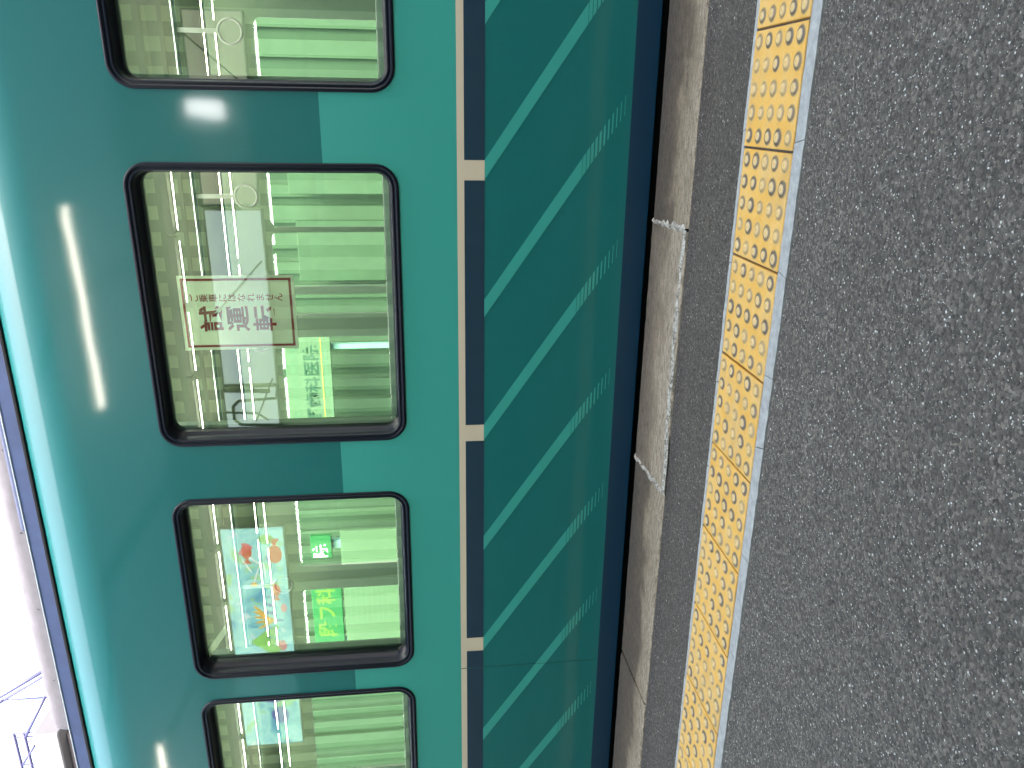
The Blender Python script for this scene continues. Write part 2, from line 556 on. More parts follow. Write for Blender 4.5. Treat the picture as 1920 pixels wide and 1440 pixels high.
for i in range(-8, 22):
    cx = X0 - P * (i + 0.5)
    if cx < PX0 + 0.3: break
    rz = random.uniform(-0.004, 0.004)
    loc = (cx, Y0 + random.uniform(-0.0015, 0.0015), random.uniform(-0.0008, 0.0008))
    if tile_me is None:
        t = obj('tactile_tile', tile_bm(), M['tile'], tact)
        tile_me = t.data
        t.location = loc
        t.rotation_euler = (0, 0, rz)
    else:
        t = inst('tactile_tile', tile_me, tact, loc, (0, 0, rz))
    if -2 <= i <= 9:
        for (dx, dy) in spots:
            s = random.uniform(1.08, 1.26)
            lo_ = (dx, dy, 0.0040)
            if dome_me is None:
                d = obj('dome', dome_bm(), M['dome'], t)
                dome_me = d.data
                d.location = lo_
            else:
                d = inst('dome', dome_me, t, lo_, (0, 0, random.uniform(0, 6.28)), (s, s * random.uniform(0.96, 1.04), random.uniform(0.7, 1.05)))
    else:
        for (dx, dy) in spots:
            dome_bm(far_dome, cx + dx, Y0 + dy)
for v in far_dome.verts: v.co.z += 0.004
tag(obj('dome_field', far_dome, M['dome'], tact), kind='stuff')

# grey mortar margins, cracked across
def margin(y0, y1, zt, seed, lo, hi):
    rnd = random.Random(seed)
    x = 2.4
    e = 0
    while x > -6:
        L = rnd.uniform(lo, hi)
        e2 = rnd.uniform(-0.014, 0.014)
        bm = bmesh.new()
        nseg = 10
        top, bot = [], []
        for i in range(nseg + 1):
            t = i / nseg
            xt0 = x - 0.0011 + e * 0.0; xt1 = x - L + 0.0011
            r0 = (rnd.random() - 0.5) * 0.004; r1 = (rnd.random() - 0.5) * 0.004
            xa_ = (x - 0.0011) * (1 - t) + (x - L + 0.0011) * t
            top.append((xa_ - e / 2 * (1 - t) - e2 / 2 * t, y0 + (r0 if y0 < 1.9 else 0), xa_ + e / 2 * (1 - t) + e2 / 2 * t, y1 + (r1 if y1 > 2 else 0)))
        V = [(bm.verts.new((a, b_, zt + rnd.uniform(-0.0006, 0.0006))), bm.verts.new((c, d, zt + rnd.uniform(-0.0006, 0.0006))), bm.verts.new((a, b_, -0.013)), bm.verts.new((c, d, -0.013))) for a, b_, c, d in top]
        for p_, q_ in zip(V[:-1], V[1:]):
            bm.faces.new((p_[0], q_[0], q_[1], p_[1]))
            bm.faces.new((p_[0], p_[2], q_[2], q_[0]))
            bm.faces.new((p_[1], q_[1], q_[3], p_[3]))
        bm.faces.new((V[0][0], V[0][1], V[0][3], V[0][2]))
        bm.faces.new((V[-1][0], V[-1][2], V[-1][3], V[-1][1]))
        bmesh.ops.recalc_face_normals(bm, faces=bm.faces)
        obj('mortar_margin', bm, M['mortar'], tact)
        x -= L
        e = e2
margin(1.872, 1.9215, 0.0025, 11, 0.12, 0.42)
margin(2.2285, 2.2480, 0.0020, 12, 0.18, 0.55)

# =================================================================================== TRAIN
D = 3.10
G = D + 0.062                       # glass plane
ZC, RC = 2.325, 0.34                 # where the side starts to curl in, and its radius
TX0, TX1 = -13.5, 6.0
train = thing('railcar', 'glossy teal railcar with tan and navy stripes standing at the platform', 'train', (-3.5, 4.5, -1.0))
T0 = Vector((-3.5, 4.5, -1.0))
def tpart(name, bm, m, smooth=False, parent=None):
    o = obj(name, bm, m, None, smooth)
    o.parent = parent or train
    o.matrix_parent_inverse = Matrix.Translation(-T0)
    return o
WZ0, WZ1 = 1.003, 1.999
windows = [(3.75, 4.88), (2.56, 3.69), (1.44, 2.37), (0.052, 1.182), (-1.336, -0.207), (-2.512, -1.588), (-3.565, -2.638), (-4.95, -3.82), (-6.34, -5.21), (-7.52, -6.59)]
RAD = 0.085

def rrect(x0, x1, z0, z1, r, n=8):
    pts = []
    for cx, cz, a0 in ((x1 - r, z1 - r, 0), (x0 + r, z1 - r, 90), (x0 + r, z0 + r, 180), (x1 - r, z0 + r, 270)):
        for k in range(n + 1):
            a = math.radians(a0 + 90 * k / n)
            pts.append((cx + r * math.cos(a), cz + r * math.sin(a)))
    return pts

def wall_with_windows(bm, y, zlo, zhi, wins, z0, z1, r, flip=False):
    def q(*p):
        v = [bm.verts.new((a, y, c)) for a, c in p]
        bm.faces.new(v[::-1] if flip else v)
    xs = sorted(wins)
    cur = TX0
    for (x0, x1) in xs:
        q((cur, zlo), (x0, zlo), (x0, zhi), (cur, zhi))
        q((x0, zlo), (x1, zlo), (x1, z0), (x0, z0))
        q((x0, z1), (x1, z1), (x1, zhi), (x0, zhi))
        n_ = 8
        for cx, cz, sx, sz in ((x0, z0, 1, 1), (x1, z0, -1, 1), (x1, z1, -1, -1), (x0, z1, 1, -1)):
            arc = [(cx + sx * r - sx * r * math.cos(math.pi / 2 * k / n_), cz + sz * r - sz * r * math.sin(math.pi / 2 * k / n_)) for k in range(n_ + 1)]
            for a, c in zip(arc[:-1], arc[1:]):
                t = [(cx, cz), a, c]
                if sx * sz < 0: t = [t[0], t[2], t[1]]
                t = [t[0], t[2], t[1]]
                q(*t)
        cur = x1
    q((cur, zlo), (TX1, zlo), (TX1, zhi), (cur, zhi))

# side sheet
bm = bmesh.new()
wall_with_windows(bm, D, 0.010, ZC, windows, WZ0, WZ1, RAD)
# curled cant rail
N = 40
AM = math.radians(49)
prev = None
for k in range(N + 1):
    a = AM * k / N
    y = D + RC * (1 - math.cos(a)); z = ZC + RC * math.sin(a)
    row = [bm.verts.new((TX0, y, z)), bm.verts.new((TX1, y, z))]
    if prev: bm.faces.new((prev[0], prev[1], row[1], row[0])).smooth = True
    prev = row
YG, ZG = y, z
# roof, far side and ends
pts = [(YG, ZG), (3.55, 2.70), (4.5, 2.80), (5.45, 2.70), (5.75, 2.5), (5.9, 2.2)]
for (ya, za), (yb, zb) in zip(pts[:-1], pts[1:]):
    poly(bm, [(TX0, ya, za), (TX1, ya, za), (TX1, yb, zb), (TX0, yb, zb)])
FARW = [(-13.0 + 1.62 * i, -13.0 + 1.62 * i + 1.30) for i in range(0)]
for xe in (TX0, TX1):
    poly(bm, [(xe, D, 0.010), (xe, 5.9, 0.010), (xe, 5.9, 2.2), (xe, 5.45, 2.7), (xe, 3.55, 2.7), (xe, YG, ZG), (xe, D, ZC)])
body = tpart('body', bm, M['body'])

bm = bmesh.new()
bx(bm, TX0 + 0.1, TX1 - 0.1, D + 0.14, 5.7, -0.95, -0.03)
tpart('underframe', bm, M['black'])
# under-sill groove, panel seam
box_bm = bmesh.new()
bx(box_bm, -2.5560, -2.5536, D - 0.0016, D + 0.002, 0.105, 0.775)
tpart('panel_seam', box_bm, M['seam'])

# navy blocks in the tan band
for i in range(-6, 9):
    xr = -0.263 - 1.0965 * i; xl = xr - 1.0205
    if xl < TX0 or xr > TX1: continue
    bm = bmesh.new()
    bx(bm, xl, xr, D - 0.0012, D + 0.002, 0.6690, 0.7480)
    tpart('navy_block', bm, M['navy'])
# diagonal slashes breaking up into bars
SL = 0.566 / 0.387
for i in range(-10, 20):
    xt1 = -0.186 - 0.5482 * i; xt0 = xt1 - 0.0735
    if xt0 < TX0 + 1 or xt1 > TX1 - 1: continue
    bm = bmesh.new()
    y = D - 0.0014
    def slice_(za, zb):
        da, db = (0.6690 - za) * SL, (0.6690 - zb) * SL
        poly(bm, [(xt0 + db, y, zb), (xt1 + db, y, zb), (xt1 + da, y, za), (xt0 + da, y, za)])
    slice_(0.6688, 0.2875)
    zz = 0.2855
    for k in range(11):
        th = 0.0128 - 0.00108 * k
        slice_(zz, zz - th)
        zz -= 0.0155
    tpart('diagonal_stripe', bm, M['stripe'])

# gutter, roof flank and the cooling units on the roof
bm = bmesh.new()
bx(bm, TX0, TX1, YG - 0.016, YG + 0.02, ZG - 0.004, ZG + 0.010, bev=0.003)
tpart('gutter_lip', bm, M['black'])
bm = bmesh.new()
prev = None
for (y, z) in [(YG - 0.008, ZG + 0.008), (YG - 0.010, ZG + 0.065), (YG + 0.03, ZG + 0.074)]:
    row = [bm.verts.new((TX0, y, z)), bm.verts.new((TX1, y, z))]
    if prev: bm.faces.new((prev[0], prev[1], row[1], row[0]))
    prev = row
tpart('rain_gutter', bm, M['gutter'])
bm = bmesh.new()
bx(bm, TX0, TX1, YG - 0.013, YG + 0.0, ZG + 0.066, ZG + 0.0715, bev=0.001)
tpart('gutter_trim', bm, M['alu'])
for (xa, xb) in ((-3.085, 0.2), (1.4, 4.6), (-9.8, -6.4)):
    bm = bmesh.new()
    bx(bm, xa, xb, 3.44, 5.5, 2.60, 2.878, bev=0.07, seg=5)
    u = tpart('cooling_unit', bm, M['roofgrey'], True)
    bm = bmesh.new()
    bx(bm, xa + 1.2, xb - 0.4, 3.430, 3.47, 2.67, 2.795, bev=0.012, seg=2)
    tpart('intake_mesh', bm, M['roofdark'])
    if xa == -3.085:
        for k in range(7):
            bm = bmesh.new()
            xx = xa + 0.35 + 0.42 * k
            tube(bm, (xx, 3.445, 2.80 + 0.0), (xx, 3.437, 2.80), 0.004, 8)
            tpart('rivet', bm, M['roofgrey'])

# windows ------------------------------------------------------------
def ring_loft(loops, closed=True):
    bm = bmesh.new()
    R = [[bm.verts.new(p) for p in L] for L in loops]
    n_ = len(R[0])
    for a, c in zip(R[:-1], R[1:]):
        for k in range(n_):
            f = bm.faces.new((a[k], a[(k + 1) % n_], c[(k + 1) % n_], c[k]))
            f.smooth = True
    bmesh.ops.recalc_face_normals(bm, faces=bm.faces)
    return bm
def lp(w, inset, y, r, n=8):
    x0, x1 = w
    return [(a, y, c) for a, c in rrect(x0 + inset, x1 - inset, WZ0 + inset, WZ1 - inset, r - inset if r - inset > 0.012 else 0.012, n)]
wins_o = []
for wi, w in enumerate(windows):
    pr = [(-0.004, D + 0.001), (-0.004, D - 0.005), (0.002, D - 0.008), (0.009, D - 0.007), (0.012, D - 0.002), (0.0135, D - 0.002), (0.017, D - 0.005), (0.024, D - 0.004), (0.028, D + 0.004), (0.0285, D + 0.057), (0.036, D + 0.059), (0.036, D + 0.100)]
    bm = ring_loft([lp(w, i_, y_, RAD) for i_, y_ in pr])
    fr_ = tpart('window', bm, M['rubber'])
    bm = bmesh.new()
    bm.faces.new([bm.verts.new((a, G, c)) for a, y_, c in lp(w, 0.030, G, RAD)])
    gl_ = tpart('pane', bm, M['glass'], parent=train)
    gl_.parent = fr_
    gl_.matrix_parent_inverse = Matrix.Identity(4)
    # inner metal trim: bottom rail and jamb seen through the glass
    x0, x1 = w
    bm = bmesh.new()
    bx(bm, x0 + 0.02, x1 - 0.02, D + 0.102, D + 0.150, WZ0 + 0.012, WZ0 + 0.062, bev=0.004)
    o = tpart('sill_rail', bm, M['alu']); o.parent = fr_; o.matrix_parent_inverse = Matrix.Identity(4)
    bm = bmesh.new()
    bx(bm, x0 + 0.022, x0 + 0.05, D + 0.102, D + 0.150, WZ0 + 0.012, WZ1 - 0.01, bev=0.003)
    o = tpart('jamb', bm, M['in_wall']); o.parent = fr_; o.matrix_parent_inverse = Matrix.Identity(4)
    wins_o.append(fr_)

# interior -----------------------------------------------------------
bm = bmesh.new()
IW = [(a - 0.0, b_) for a, b_ in windows]
def inner_wall(bm, y, flip):
    wall_with_windows(bm, y, 0.1, 2.30, IW, WZ0 + 0.0, WZ1 + 0.0, 0.05, flip)
inner_wall(bm, D + 0.165, True)
tpart('inner_lining', bm, M['in_wall'])
bm = bmesh.new()
bx(bm, TX0 + 0.05, TX1 - 0.05, D + 0.12, 5.88, 0.05, 0.10)
tpart('floor', bm, M['in_floor'])
bm = bmesh.new()
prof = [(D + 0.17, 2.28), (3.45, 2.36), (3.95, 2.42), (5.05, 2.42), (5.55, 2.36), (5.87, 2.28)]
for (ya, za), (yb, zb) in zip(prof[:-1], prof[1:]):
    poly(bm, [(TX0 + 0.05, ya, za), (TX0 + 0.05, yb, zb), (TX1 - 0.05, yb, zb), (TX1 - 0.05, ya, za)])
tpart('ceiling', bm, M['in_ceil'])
# far side wall with its own row of wide windows
FW = []
x = -1.30
FW = [(-1.27, -0.87), (-0.83, 0.55), (0.85, 2.25), (2.55, 3.95), (-1.48, -1.33), (-3.67, -1.66), (-5.9, -3.9), (-8.2, -6.2), (-10.6, -8.6)]
bm = bmesh.new()
wall_with_windows(bm, 5.86, 0.1, 2.30, FW, 0.98, 1.98, 0.05)
tpart('far_wall', bm, M['in_wall'])
for (xa, xb) in FW:
    bm = bmesh.new()
    poly(bm, [(xa, 5.88, 0.98), (xb, 5.88, 0.98), (xb, 5.88, 1.98), (xa, 5.88, 1.98)])
    tpart('far_pane', bm, M['far_glass'])
# seats along both sides (tops stay below the sills)
for y0, y1 in ((D + 0.14, D + 0.62), (5.36, 5.84)):
    bm = bmesh.new()
    bx(bm, -6.5, 4.8, y0, y1, 0.1, 0.52, bev=0.03, seg=2)
    bx(bm, -6.5, 4.8, y0 if y0 < 4 else y1 - 0.1, y0 + 0.1 if y0 < 4 else y1, 0.53, 0.93, bev=0.03, seg=2)
    tpart('bench_seat', bm, M['seat'])
# glowing lines added in place of interior highlights, broken into lengths
for yy, zz, seg, gap, rad_ in ((5.56, 2.23, 0.9, 0.06, 0.0018), (5.56, 2.16, 0.7, 0.05, 0.0015)):
    x = -7
    while x < 4.5:
        bm = bmesh.new()
        tube(bm, (x, yy, zz), (x + seg, yy, zz), rad_, 8)
        tpart('ceiling_light', bm, M['led'])
        x += seg + gap
M['led2'] = emit('interior_lamp', (1, 0.97, 0.90, 1), 8.0)[0]  # unseen tubes added to light the notice from behind
for k in range(-5, 4):
    bm = bmesh.new()
    tube(bm, (k * 1.3, 3.78, 2.335), (k * 1.3 + 1.2, 3.78, 2.335), 0.014, 8)
    tpart('ceiling_lamp', bm, M['led2'])
# strap rail and straps
for yr in (3.95,):
    bm = bmesh.new()
    tube(bm, (-7, yr, 1.98), (4.5, yr, 1.98), 0.012, 8)
    tpart('strap_rail', bm, M['steel'])
    for k in range(9):
        xx = 0.31 + 1.448 - 0.724 * k
        bm = bmesh.new()
        bx(bm, xx - 0.010, xx + 0.010, yr - 0.004, yr + 0.004, 1.79, 1.975)
        s_ = tpart('strap', bm, M['plastic'])
        bm = bmesh.new()
        torus(bm, (xx, yr, 1.742), 0.052, 0.006)
        o = tpart('ring_handle', bm, M['plastic']); o.parent = s_; o.matrix_parent_inverse = Matrix.Identity(4)

# =================================================================================== NOTICE IN THE WINDOW
NX0, NX1, NZ0, NZ1 = -0.945, -0.639, 1.430, 1.879
YN = G + 0.006
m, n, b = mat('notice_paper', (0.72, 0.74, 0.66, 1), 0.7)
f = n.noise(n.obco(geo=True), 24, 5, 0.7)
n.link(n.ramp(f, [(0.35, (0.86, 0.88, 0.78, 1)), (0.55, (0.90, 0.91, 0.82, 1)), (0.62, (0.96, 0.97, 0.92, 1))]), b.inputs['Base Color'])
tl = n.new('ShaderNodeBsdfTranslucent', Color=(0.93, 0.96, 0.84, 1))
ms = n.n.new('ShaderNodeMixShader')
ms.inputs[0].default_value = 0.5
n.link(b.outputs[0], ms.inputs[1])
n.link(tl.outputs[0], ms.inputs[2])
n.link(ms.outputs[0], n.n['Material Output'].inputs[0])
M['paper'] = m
M['red'] = simple('notice_red', (0.46, 0.018, 0.030, 1), 0.7, 0.2, 60)
notice = thing('paper_notice', 'laminated white notice with red border and red Japanese lettering stuck inside the window', 'notice', ((NX0 + NX1) / 2, YN, NZ0))
N0 = Vector(notice.location)
def npart(name, bm, m):
    o = obj(name, bm, m, notice)
    o.matrix_parent_inverse = Matrix.Translation(-N0)
    return o
bm = bmesh.new()
bx(bm, NX0, NX1, YN, YN + 0.001, NZ0, NZ1)
npart('sheet', bm, M['paper'])
bm = bmesh.new()
yb = YN - 0.0006
t_ = 0.0095
bx0, bx1, bz0, bz1 = NX0 + 0.012, NX1 - 0.011, NZ0 + 0.012, NZ1 - 0.012
for (a, b_, c, d) in ((bx0, bx1, bz0, bz0 + t_), (bx0, bx1, bz1 - t_, bz1), (bx0, bx0 + t_, bz0 + t_, bz1 - t_), (bx1 - t_, bx1, bz0 + t_, bz1 - t_)):
    poly(bm, [(a, yb, c), (b_, yb, c), (b_, yb, d), (a, yb, d)])
npart('border', bm, M['red'])
bm = bmesh.new()
for k, ch in enumerate('試運転'):
    add_text(bm, ch, 0.102, -0.815, yb, 1.757 - 0.104 * k, bold=0.0022, sx=1.06, sz=0.93)
npart('large_lettering', bm, M['red'])
bm = bmesh.new()
for k, ch in enumerate('ご乗車にはなれません'):
    add_text(bm, ch, 0.036, -0.729, yb, 1.819 - 0.0364 * k, bold=0.0003)
npart('small_lettering', bm, M['red'])

# slanted white sheet made as a bright reflection in the third window
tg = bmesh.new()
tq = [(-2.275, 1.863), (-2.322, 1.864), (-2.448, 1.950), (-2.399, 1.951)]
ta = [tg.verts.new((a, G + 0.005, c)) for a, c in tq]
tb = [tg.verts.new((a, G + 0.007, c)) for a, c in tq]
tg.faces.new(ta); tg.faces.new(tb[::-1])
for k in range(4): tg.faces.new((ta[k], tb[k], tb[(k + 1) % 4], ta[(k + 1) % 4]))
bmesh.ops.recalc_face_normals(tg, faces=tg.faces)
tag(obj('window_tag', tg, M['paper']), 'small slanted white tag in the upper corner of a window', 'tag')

# =================================================================================== BEHIND THE CAMERA: wall, lit boards, canopy, lamps
YWALL = -1.6
WPER = 0.249
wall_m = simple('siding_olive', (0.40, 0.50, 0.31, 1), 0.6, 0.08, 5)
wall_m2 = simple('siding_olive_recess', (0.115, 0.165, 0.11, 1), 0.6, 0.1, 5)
bm = bmesh.new()
x = PX0
while x < PX1:
    bx(bm, x, x + WPER * 0.5, YWALL - 0.12, YWALL, 0.0, 3.62)
    x += WPER
bmesh.ops.translate(bm, verts=bm.verts, vec=(0, 0, 0))
swall = thing('station_wall', 'olive station wall of ribbed siding across the platform, mirrored in the windows', 'wall', (-3.5, YWALL, 0))
S0 = Vector(swall.location)
def wpart(name, bm, m):
    o = obj(name, bm, m, swall)
    o.matrix_parent_inverse = Matrix.Translation(-S0)
    return o
bm.free()
rib = None
x = PX0
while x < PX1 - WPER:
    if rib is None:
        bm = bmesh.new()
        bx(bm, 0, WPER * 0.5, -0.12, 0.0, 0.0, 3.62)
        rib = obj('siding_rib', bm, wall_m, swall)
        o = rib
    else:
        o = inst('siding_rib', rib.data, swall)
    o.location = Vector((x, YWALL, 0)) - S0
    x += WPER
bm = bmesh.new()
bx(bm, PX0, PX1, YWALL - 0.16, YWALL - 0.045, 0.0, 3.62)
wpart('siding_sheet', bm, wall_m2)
for zz, hh in ((3.30, 0.06), (3.46, 0.09), (3.12, 0.03)):
    bm = bmesh.new()
    bx(bm, PX0, PX1, YWALL + 0.002, YWALL + 0.05, zz, zz + hh)
    wpart('rail', bm, wall_m2)

def lit_face(name, col, strength):
    return emit(name, col, strength)
def board(name, label, x0, x1, z0, z1, face_m, frame_m, cat='sign'):
    o = thing(name, label, cat, ((x0 + x1) / 2, YWALL, z0))
    O = Vector(o.location)
    bm = bmesh.new()
    bx(bm, x0, x1, YWALL + 0.052, YWALL + 0.14, z0, z1, bev=0.004)
    a = obj('case', bm, frame_m, o); a.matrix_parent_inverse = Matrix.Translation(-O)
    bm = bmesh.new()
    y = YWALL + 0.1415
    poly(bm, [(x1 - .015, y, z0 + .015), (x0 + .015, y, z0 + .015), (x0 + .015, y, z1 - .015), (x1 - .015, y, z1 - .015)])
    a = obj('face', bm, face_m, o); a.matrix_parent_inverse = Matrix.Translation(-O)
    return o
M['case'] = simple('sign_case', (0.16, 0.165, 0.15, 1), 0.5, 0.05, 10)
BS = 0.085
fm1 = lit_face('lightbox_beige', (0.72, 0.66, 0.52, 1), BS * 0.55)[0]
fm2 = lit_face('lightbox_pale', (0.74, 0.86, 0.92, 1), BS * 0.85)[0]
fm3 = lit_face('lightbox_white', (0.80, 0.93, 1.0, 1), BS * 1.0)[0]
board('lightbox_sign', 'beige backlit sign board mirrored in the top window', -0.90, 0.785, 2.40, 2.925, fm1, M['case'])
board('lightbox_sign', 'pale blue backlit sign board mirrored behind the red lettered notice', -2.70, -0.935, 2.385, 2.925, fm2, M['case'])
board('lightbox_sign', 'short white backlit sign board mirrored at the edge of the middle window', -3.30, -2.72, 2.39, 2.935, fm3, M['case'])

# painted undersea banner, a lit board
m, n, b = emit('mural_paint', (1, 1, 1, 1), BS * 2.6)
co = n.obco((1, 1, 1), geo=True)
nz = n.n.new('ShaderNodeTexNoise'); nz.inputs['Scale'].default_value = 2.4; nz.inputs['Detail'].default_value = 3; nz.inputs['Distortion'].default_value = 1.6
n.link(co, nz.inputs['Vector'])
c0 = n.ramp(nz.outputs['Fac'], [(0.30, (0.10, 0.35, 0.55, 1)), (0.42, (0.25, 0.62, 0.66, 1)), (0.52, (0.45, 0.80, 0.76, 1)), (0.60, (0.30, 0.66, 0.72, 1)), (0.72, (0.55, 0.85, 0.80, 1))])
nz2 = n.n.new('ShaderNodeTexNoise'); nz2.inputs['Scale'].default_value = 4.5; nz2.inputs['Detail'].default_value = 4; nz2.inputs['Distortion'].default_value = 1.0
n.link(co, nz2.inputs['Vector'])
c0 = n.mix(n.ramp(nz2.outputs['Fac'], [(0.60, 0.0), (0.64, 0.8)]), c0, (0.35, 0.62, 0.20, 1))
c0 = n.mix(n.ramp(nz2.outputs['Fac'], [(0.30, 0.8), (0.36, 0.0)]), c0, (0.75, 0.80, 0.85, 1))
n.link(c0, b.inputs['Emission Color'])
n.link(n.mix(1.0, c0, (0.4, 0.4, 0.4, 1), 'MULTIPLY'), b.inputs['Base Color'])
M['mural'] = m
mural = board('mural_board', 'long backlit banner painted with red fish and coral, mirrored in the windows', -7.35, -4.345, 2.455, 3.145, M['mural'], M['case'], 'banner')
MO = Vector(mural.location)
def blot(name, col, shapes):
    m, n, b = emit(name, col, BS * 2.2)
    bm = bmesh.new()
    y = YWALL + 0.1435
    for pts in shapes:
        poly(bm, [(-7.35 + 3.0 * (1 - u), y, 2.455 + 0.69 * v) for u, v in pts])
    m.cycles.emission_sampling = 'NONE'
    o = obj(name, bm, m, mural)
    o.matrix_parent_inverse = Matrix.Translation(-MO)
def ell(u, v, ru, rv, n=14, rot=0.0):
    out = []
    for k in range(n):
        a = 2 * math.pi * k / n
        du, dv = ru * math.cos(a) * 3.0, rv * math.sin(a) * 0.69
        out.append((u + (du * math.cos(rot) - dv * math.sin(rot)) / 3.0, v + (du * math.sin(rot) + dv * math.cos(rot)) / 0.69))
    return out
def fish(u, v, s, d=1):
    return [ell(u, v, 0.030 * s, 0.085 * s), [(u + d * 0.026 * s, v), (u + d * 0.050 * s, v + 0.07 * s), (u + d * 0.050 * s, v - 0.07 * s)]]
rnd = random.Random(5)
blot('red_fish', (0.62, 0.10, 0.05, 1), fish(0.10, 0.62, 1.0) + fish(0.115, 0.18, 1.3, -1) + fish(0.27, 0.22, 0.9))
blot('pink_coral', (0.70, 0.22, 0.28, 1), [ell(0.075, 0.60, 0.010, 0.10, 10, 0.5), ell(0.095, 0.66, 0.009, 0.11, 10, -0.6), ell(0.35, 0.12, 0.02, 0.05), ell(0.52, 0.20, 0.025, 0.07)])
blot('orange_weed', (0.85, 0.48, 0.08, 1), [ell(0.36 + 0.015 * k, 0.50 - 0.02 * k, 0.006, 0.16, 10, 0.9 - 0.35 * k) for k in range(5)] + [ell(0.24, 0.55, 0.01, 0.05)])
blot('green_weed', (0.30, 0.58, 0.16, 1), [ell(0.46 + 0.02 * k, 0.42 + 0.05 * math.sin(k), 0.014, 0.24, 12, 0.3 * (k - 2)) for k in range(5)] + [ell(0.05, 0.30, 0.02, 0.12)])
blot('blue_figures', (0.12, 0.12, 0.42, 1), [ell(0.30 + 0.035 * k, 0.22 + 0.14 * rnd.random(), 0.006, 0.09, 8, rnd.uniform(-0.5, 0.5)) for k in range(6)] + [ell(0.13, 0.30, 0.012, 0.03), ell(0.76, 0.45, 0.03, 0.2), ell(0.85, 0.35, 0.04, 0.15)])
blot('white_foam', (0.85, 0.90, 0.92, 1), [ell(0.14 + 0.02 * k, 0.5 + 0.15 * math.sin(2.1 * k), 0.004, 0.16, 10, 0.7 + 0.4 * k) for k in range(4)])

# dark stays crossing in front of the boards
for k, (a, c) in enumerate((((0.62, -1.40, 2.95), (0.16, -1.40, 2.42)), ((-1.42, -1.40, 2.42), (-2.00, -1.40, 2.96)), ((-2.62, -1.40, 2.42), (-3.08, -1.40, 2.62)))):
    bm = bmesh.new()
    tube(bm, a, c, 0.008, 8)
    wpart('tie_rod', bm, M['black'])

bm = bmesh.new()
path_tube(bm, [(-2.70, -1.42, 2.38), (-2.84, -1.42, 2.40), (-2.86, -1.42, 2.78), (-2.92, -1.42, 2.84), (-3.06, -1.42, 2.84), (-3.12, -1.42, 2.78), (-3.14, -1.42, 2.36)], 0.016, 8)
path_tube(bm, [(-2.74, -1.42, 2.92), (-2.76, -1.42, 2.46)], 0.024, 8)
path_tube(bm, [(-2.98, -1.42, 2.92), (-3.0, -1.42, 2.60), (-3.08, -1.42, 2.50)], 0.012, 8)
wpart('cable_loop', bm, M['black'])

# canopy
m, n, b = mat('canopy_sheet', (0.12, 0.22, 0.33, 1), 0.6)
b.inputs['Transmission Weight'].default_value = 0.0
tl = n.new('ShaderNodeBsdfTranslucent', Color=(0.45, 0.61, 0.80, 1))
ms = n.n.new('ShaderNodeMixShader')
ms.inputs[0].default_value = 0.12
n.link(b.outputs[0], ms.inputs[1])
n.link(tl.outputs[0], ms.inputs[2])
n.link(ms.outputs[0], n.n['Material Output'].inputs[0])
M['canopy'] = m
CE = 2.55
canopy = thing('platform_canopy', 'pale translucent canopy over the platform on steel beams, mirrored in the teal paint', 'canopy', (-3.5, YWALL, 3.6))
C0 = Vector(canopy.location)
def cpart(name, bm, m):
    o = obj(name, bm, m, canopy)
    o.matrix_parent_inverse = Matrix.Translation(-C0)
    return o
bm = bmesh.new()
poly(bm, [(PX0, YWALL - 0.3, 3.64), (PX1, YWALL - 0.3, 3.64), (PX1, CE, 3.72), (PX0, CE, 3.72)])
cpart('roof_sheet', bm, M['canopy'])
M['beam'] = simple('beam_paint', (0.24, 0.30, 0.35, 1), 0.5, 0.06, 8)
x = PX0 + 0.6
while x < PX1:
    bm = bmesh.new()
    bx(bm, x - 0.06, x + 0.06, YWALL - 0.2, CE - 0.02, 3.57, 3.63, bev=0.004)
    cpart('beam', bm, M['beam'])
    x += 2.4
bm = bmesh.new()
bx(bm, PX0, PX1, CE, CE + 0.06, 3.62, 3.78, bev=0.004)
cpart('fascia', bm, M['beam'])

# fluorescent fittings under the canopy
def lamp(x0, x1, y, z, label, grp='tube lamps under the canopy', rt=0.019):
    o = thing('tube_lamp', label, 'lamp', ((x0 + x1) / 2, y, z), grp)
    O = Vector(o.location)
    bm = bmesh.new()
    bx(bm, x0 - 0.04, x1 + 0.04, y - 0.05, y + 0.05, z + 0.03, z + 0.09, bev=0.006)
    a = obj('housing', bm, M['case'], o); a.matrix_parent_inverse = Matrix.Translation(-O)
    bm = bmesh.new()
    tube(bm, (x0, y, z), (x1, y, z), rt, 12)
    a = obj('tube', bm, M['tube'], o); a.matrix_parent_inverse = Matrix.Translation(-O)
LY, LZ = 1.0, 3.08
for k, x0 in enumerate((2.95, -0.62 - 1.32 + 0.0, -4.85 - 1.32, -9.2)):
    lamp(x0, x0 + 1.32, LY, LZ, ('lit fluorescent tube lamp under the canopy out of view at the near end', 'lit fluorescent tube lamp whose streak shines in the paint above the notice window', 'lit fluorescent tube lamp whose streak shines above the lowest window in the picture', 'lit fluorescent tube lamp at the far end of the canopy')[k])
for span, where in (((0.14, 2.68), 'top window'), ((-3.06, -0.50), 'red lettered notice window'), ((-5.80, -3.70), 'window showing the green signs'), ((-8.25, -6.15), 'bottom window')):  # row added to brighten the wall and mirror as dashes, only opposite windows
    x = span[1] - 0.56
    k = 0
    while x >= span[0]:
        lamp(x, x + 0.56, -1.0, 3.04, ('first', 'second', 'third', 'fourth')[k] + ' short lit tube lamp from the top mirrored in the ' + where, 'tube lamp row along the station wall', 0.0035)
        x -= 0.66
        k += 1
o = thing('wall_lamp', 'square lit wall lamp whose white glare shines in the paint between two windows', 'lamp', (-0.05, YWALL + 0.15, 2.60))
O = Vector(o.location)
bm = bmesh.new(); bx(bm, -0.135, 0.035, YWALL + 0.15, YWALL + 0.19, 2.58, 2.95, bev=0.01)
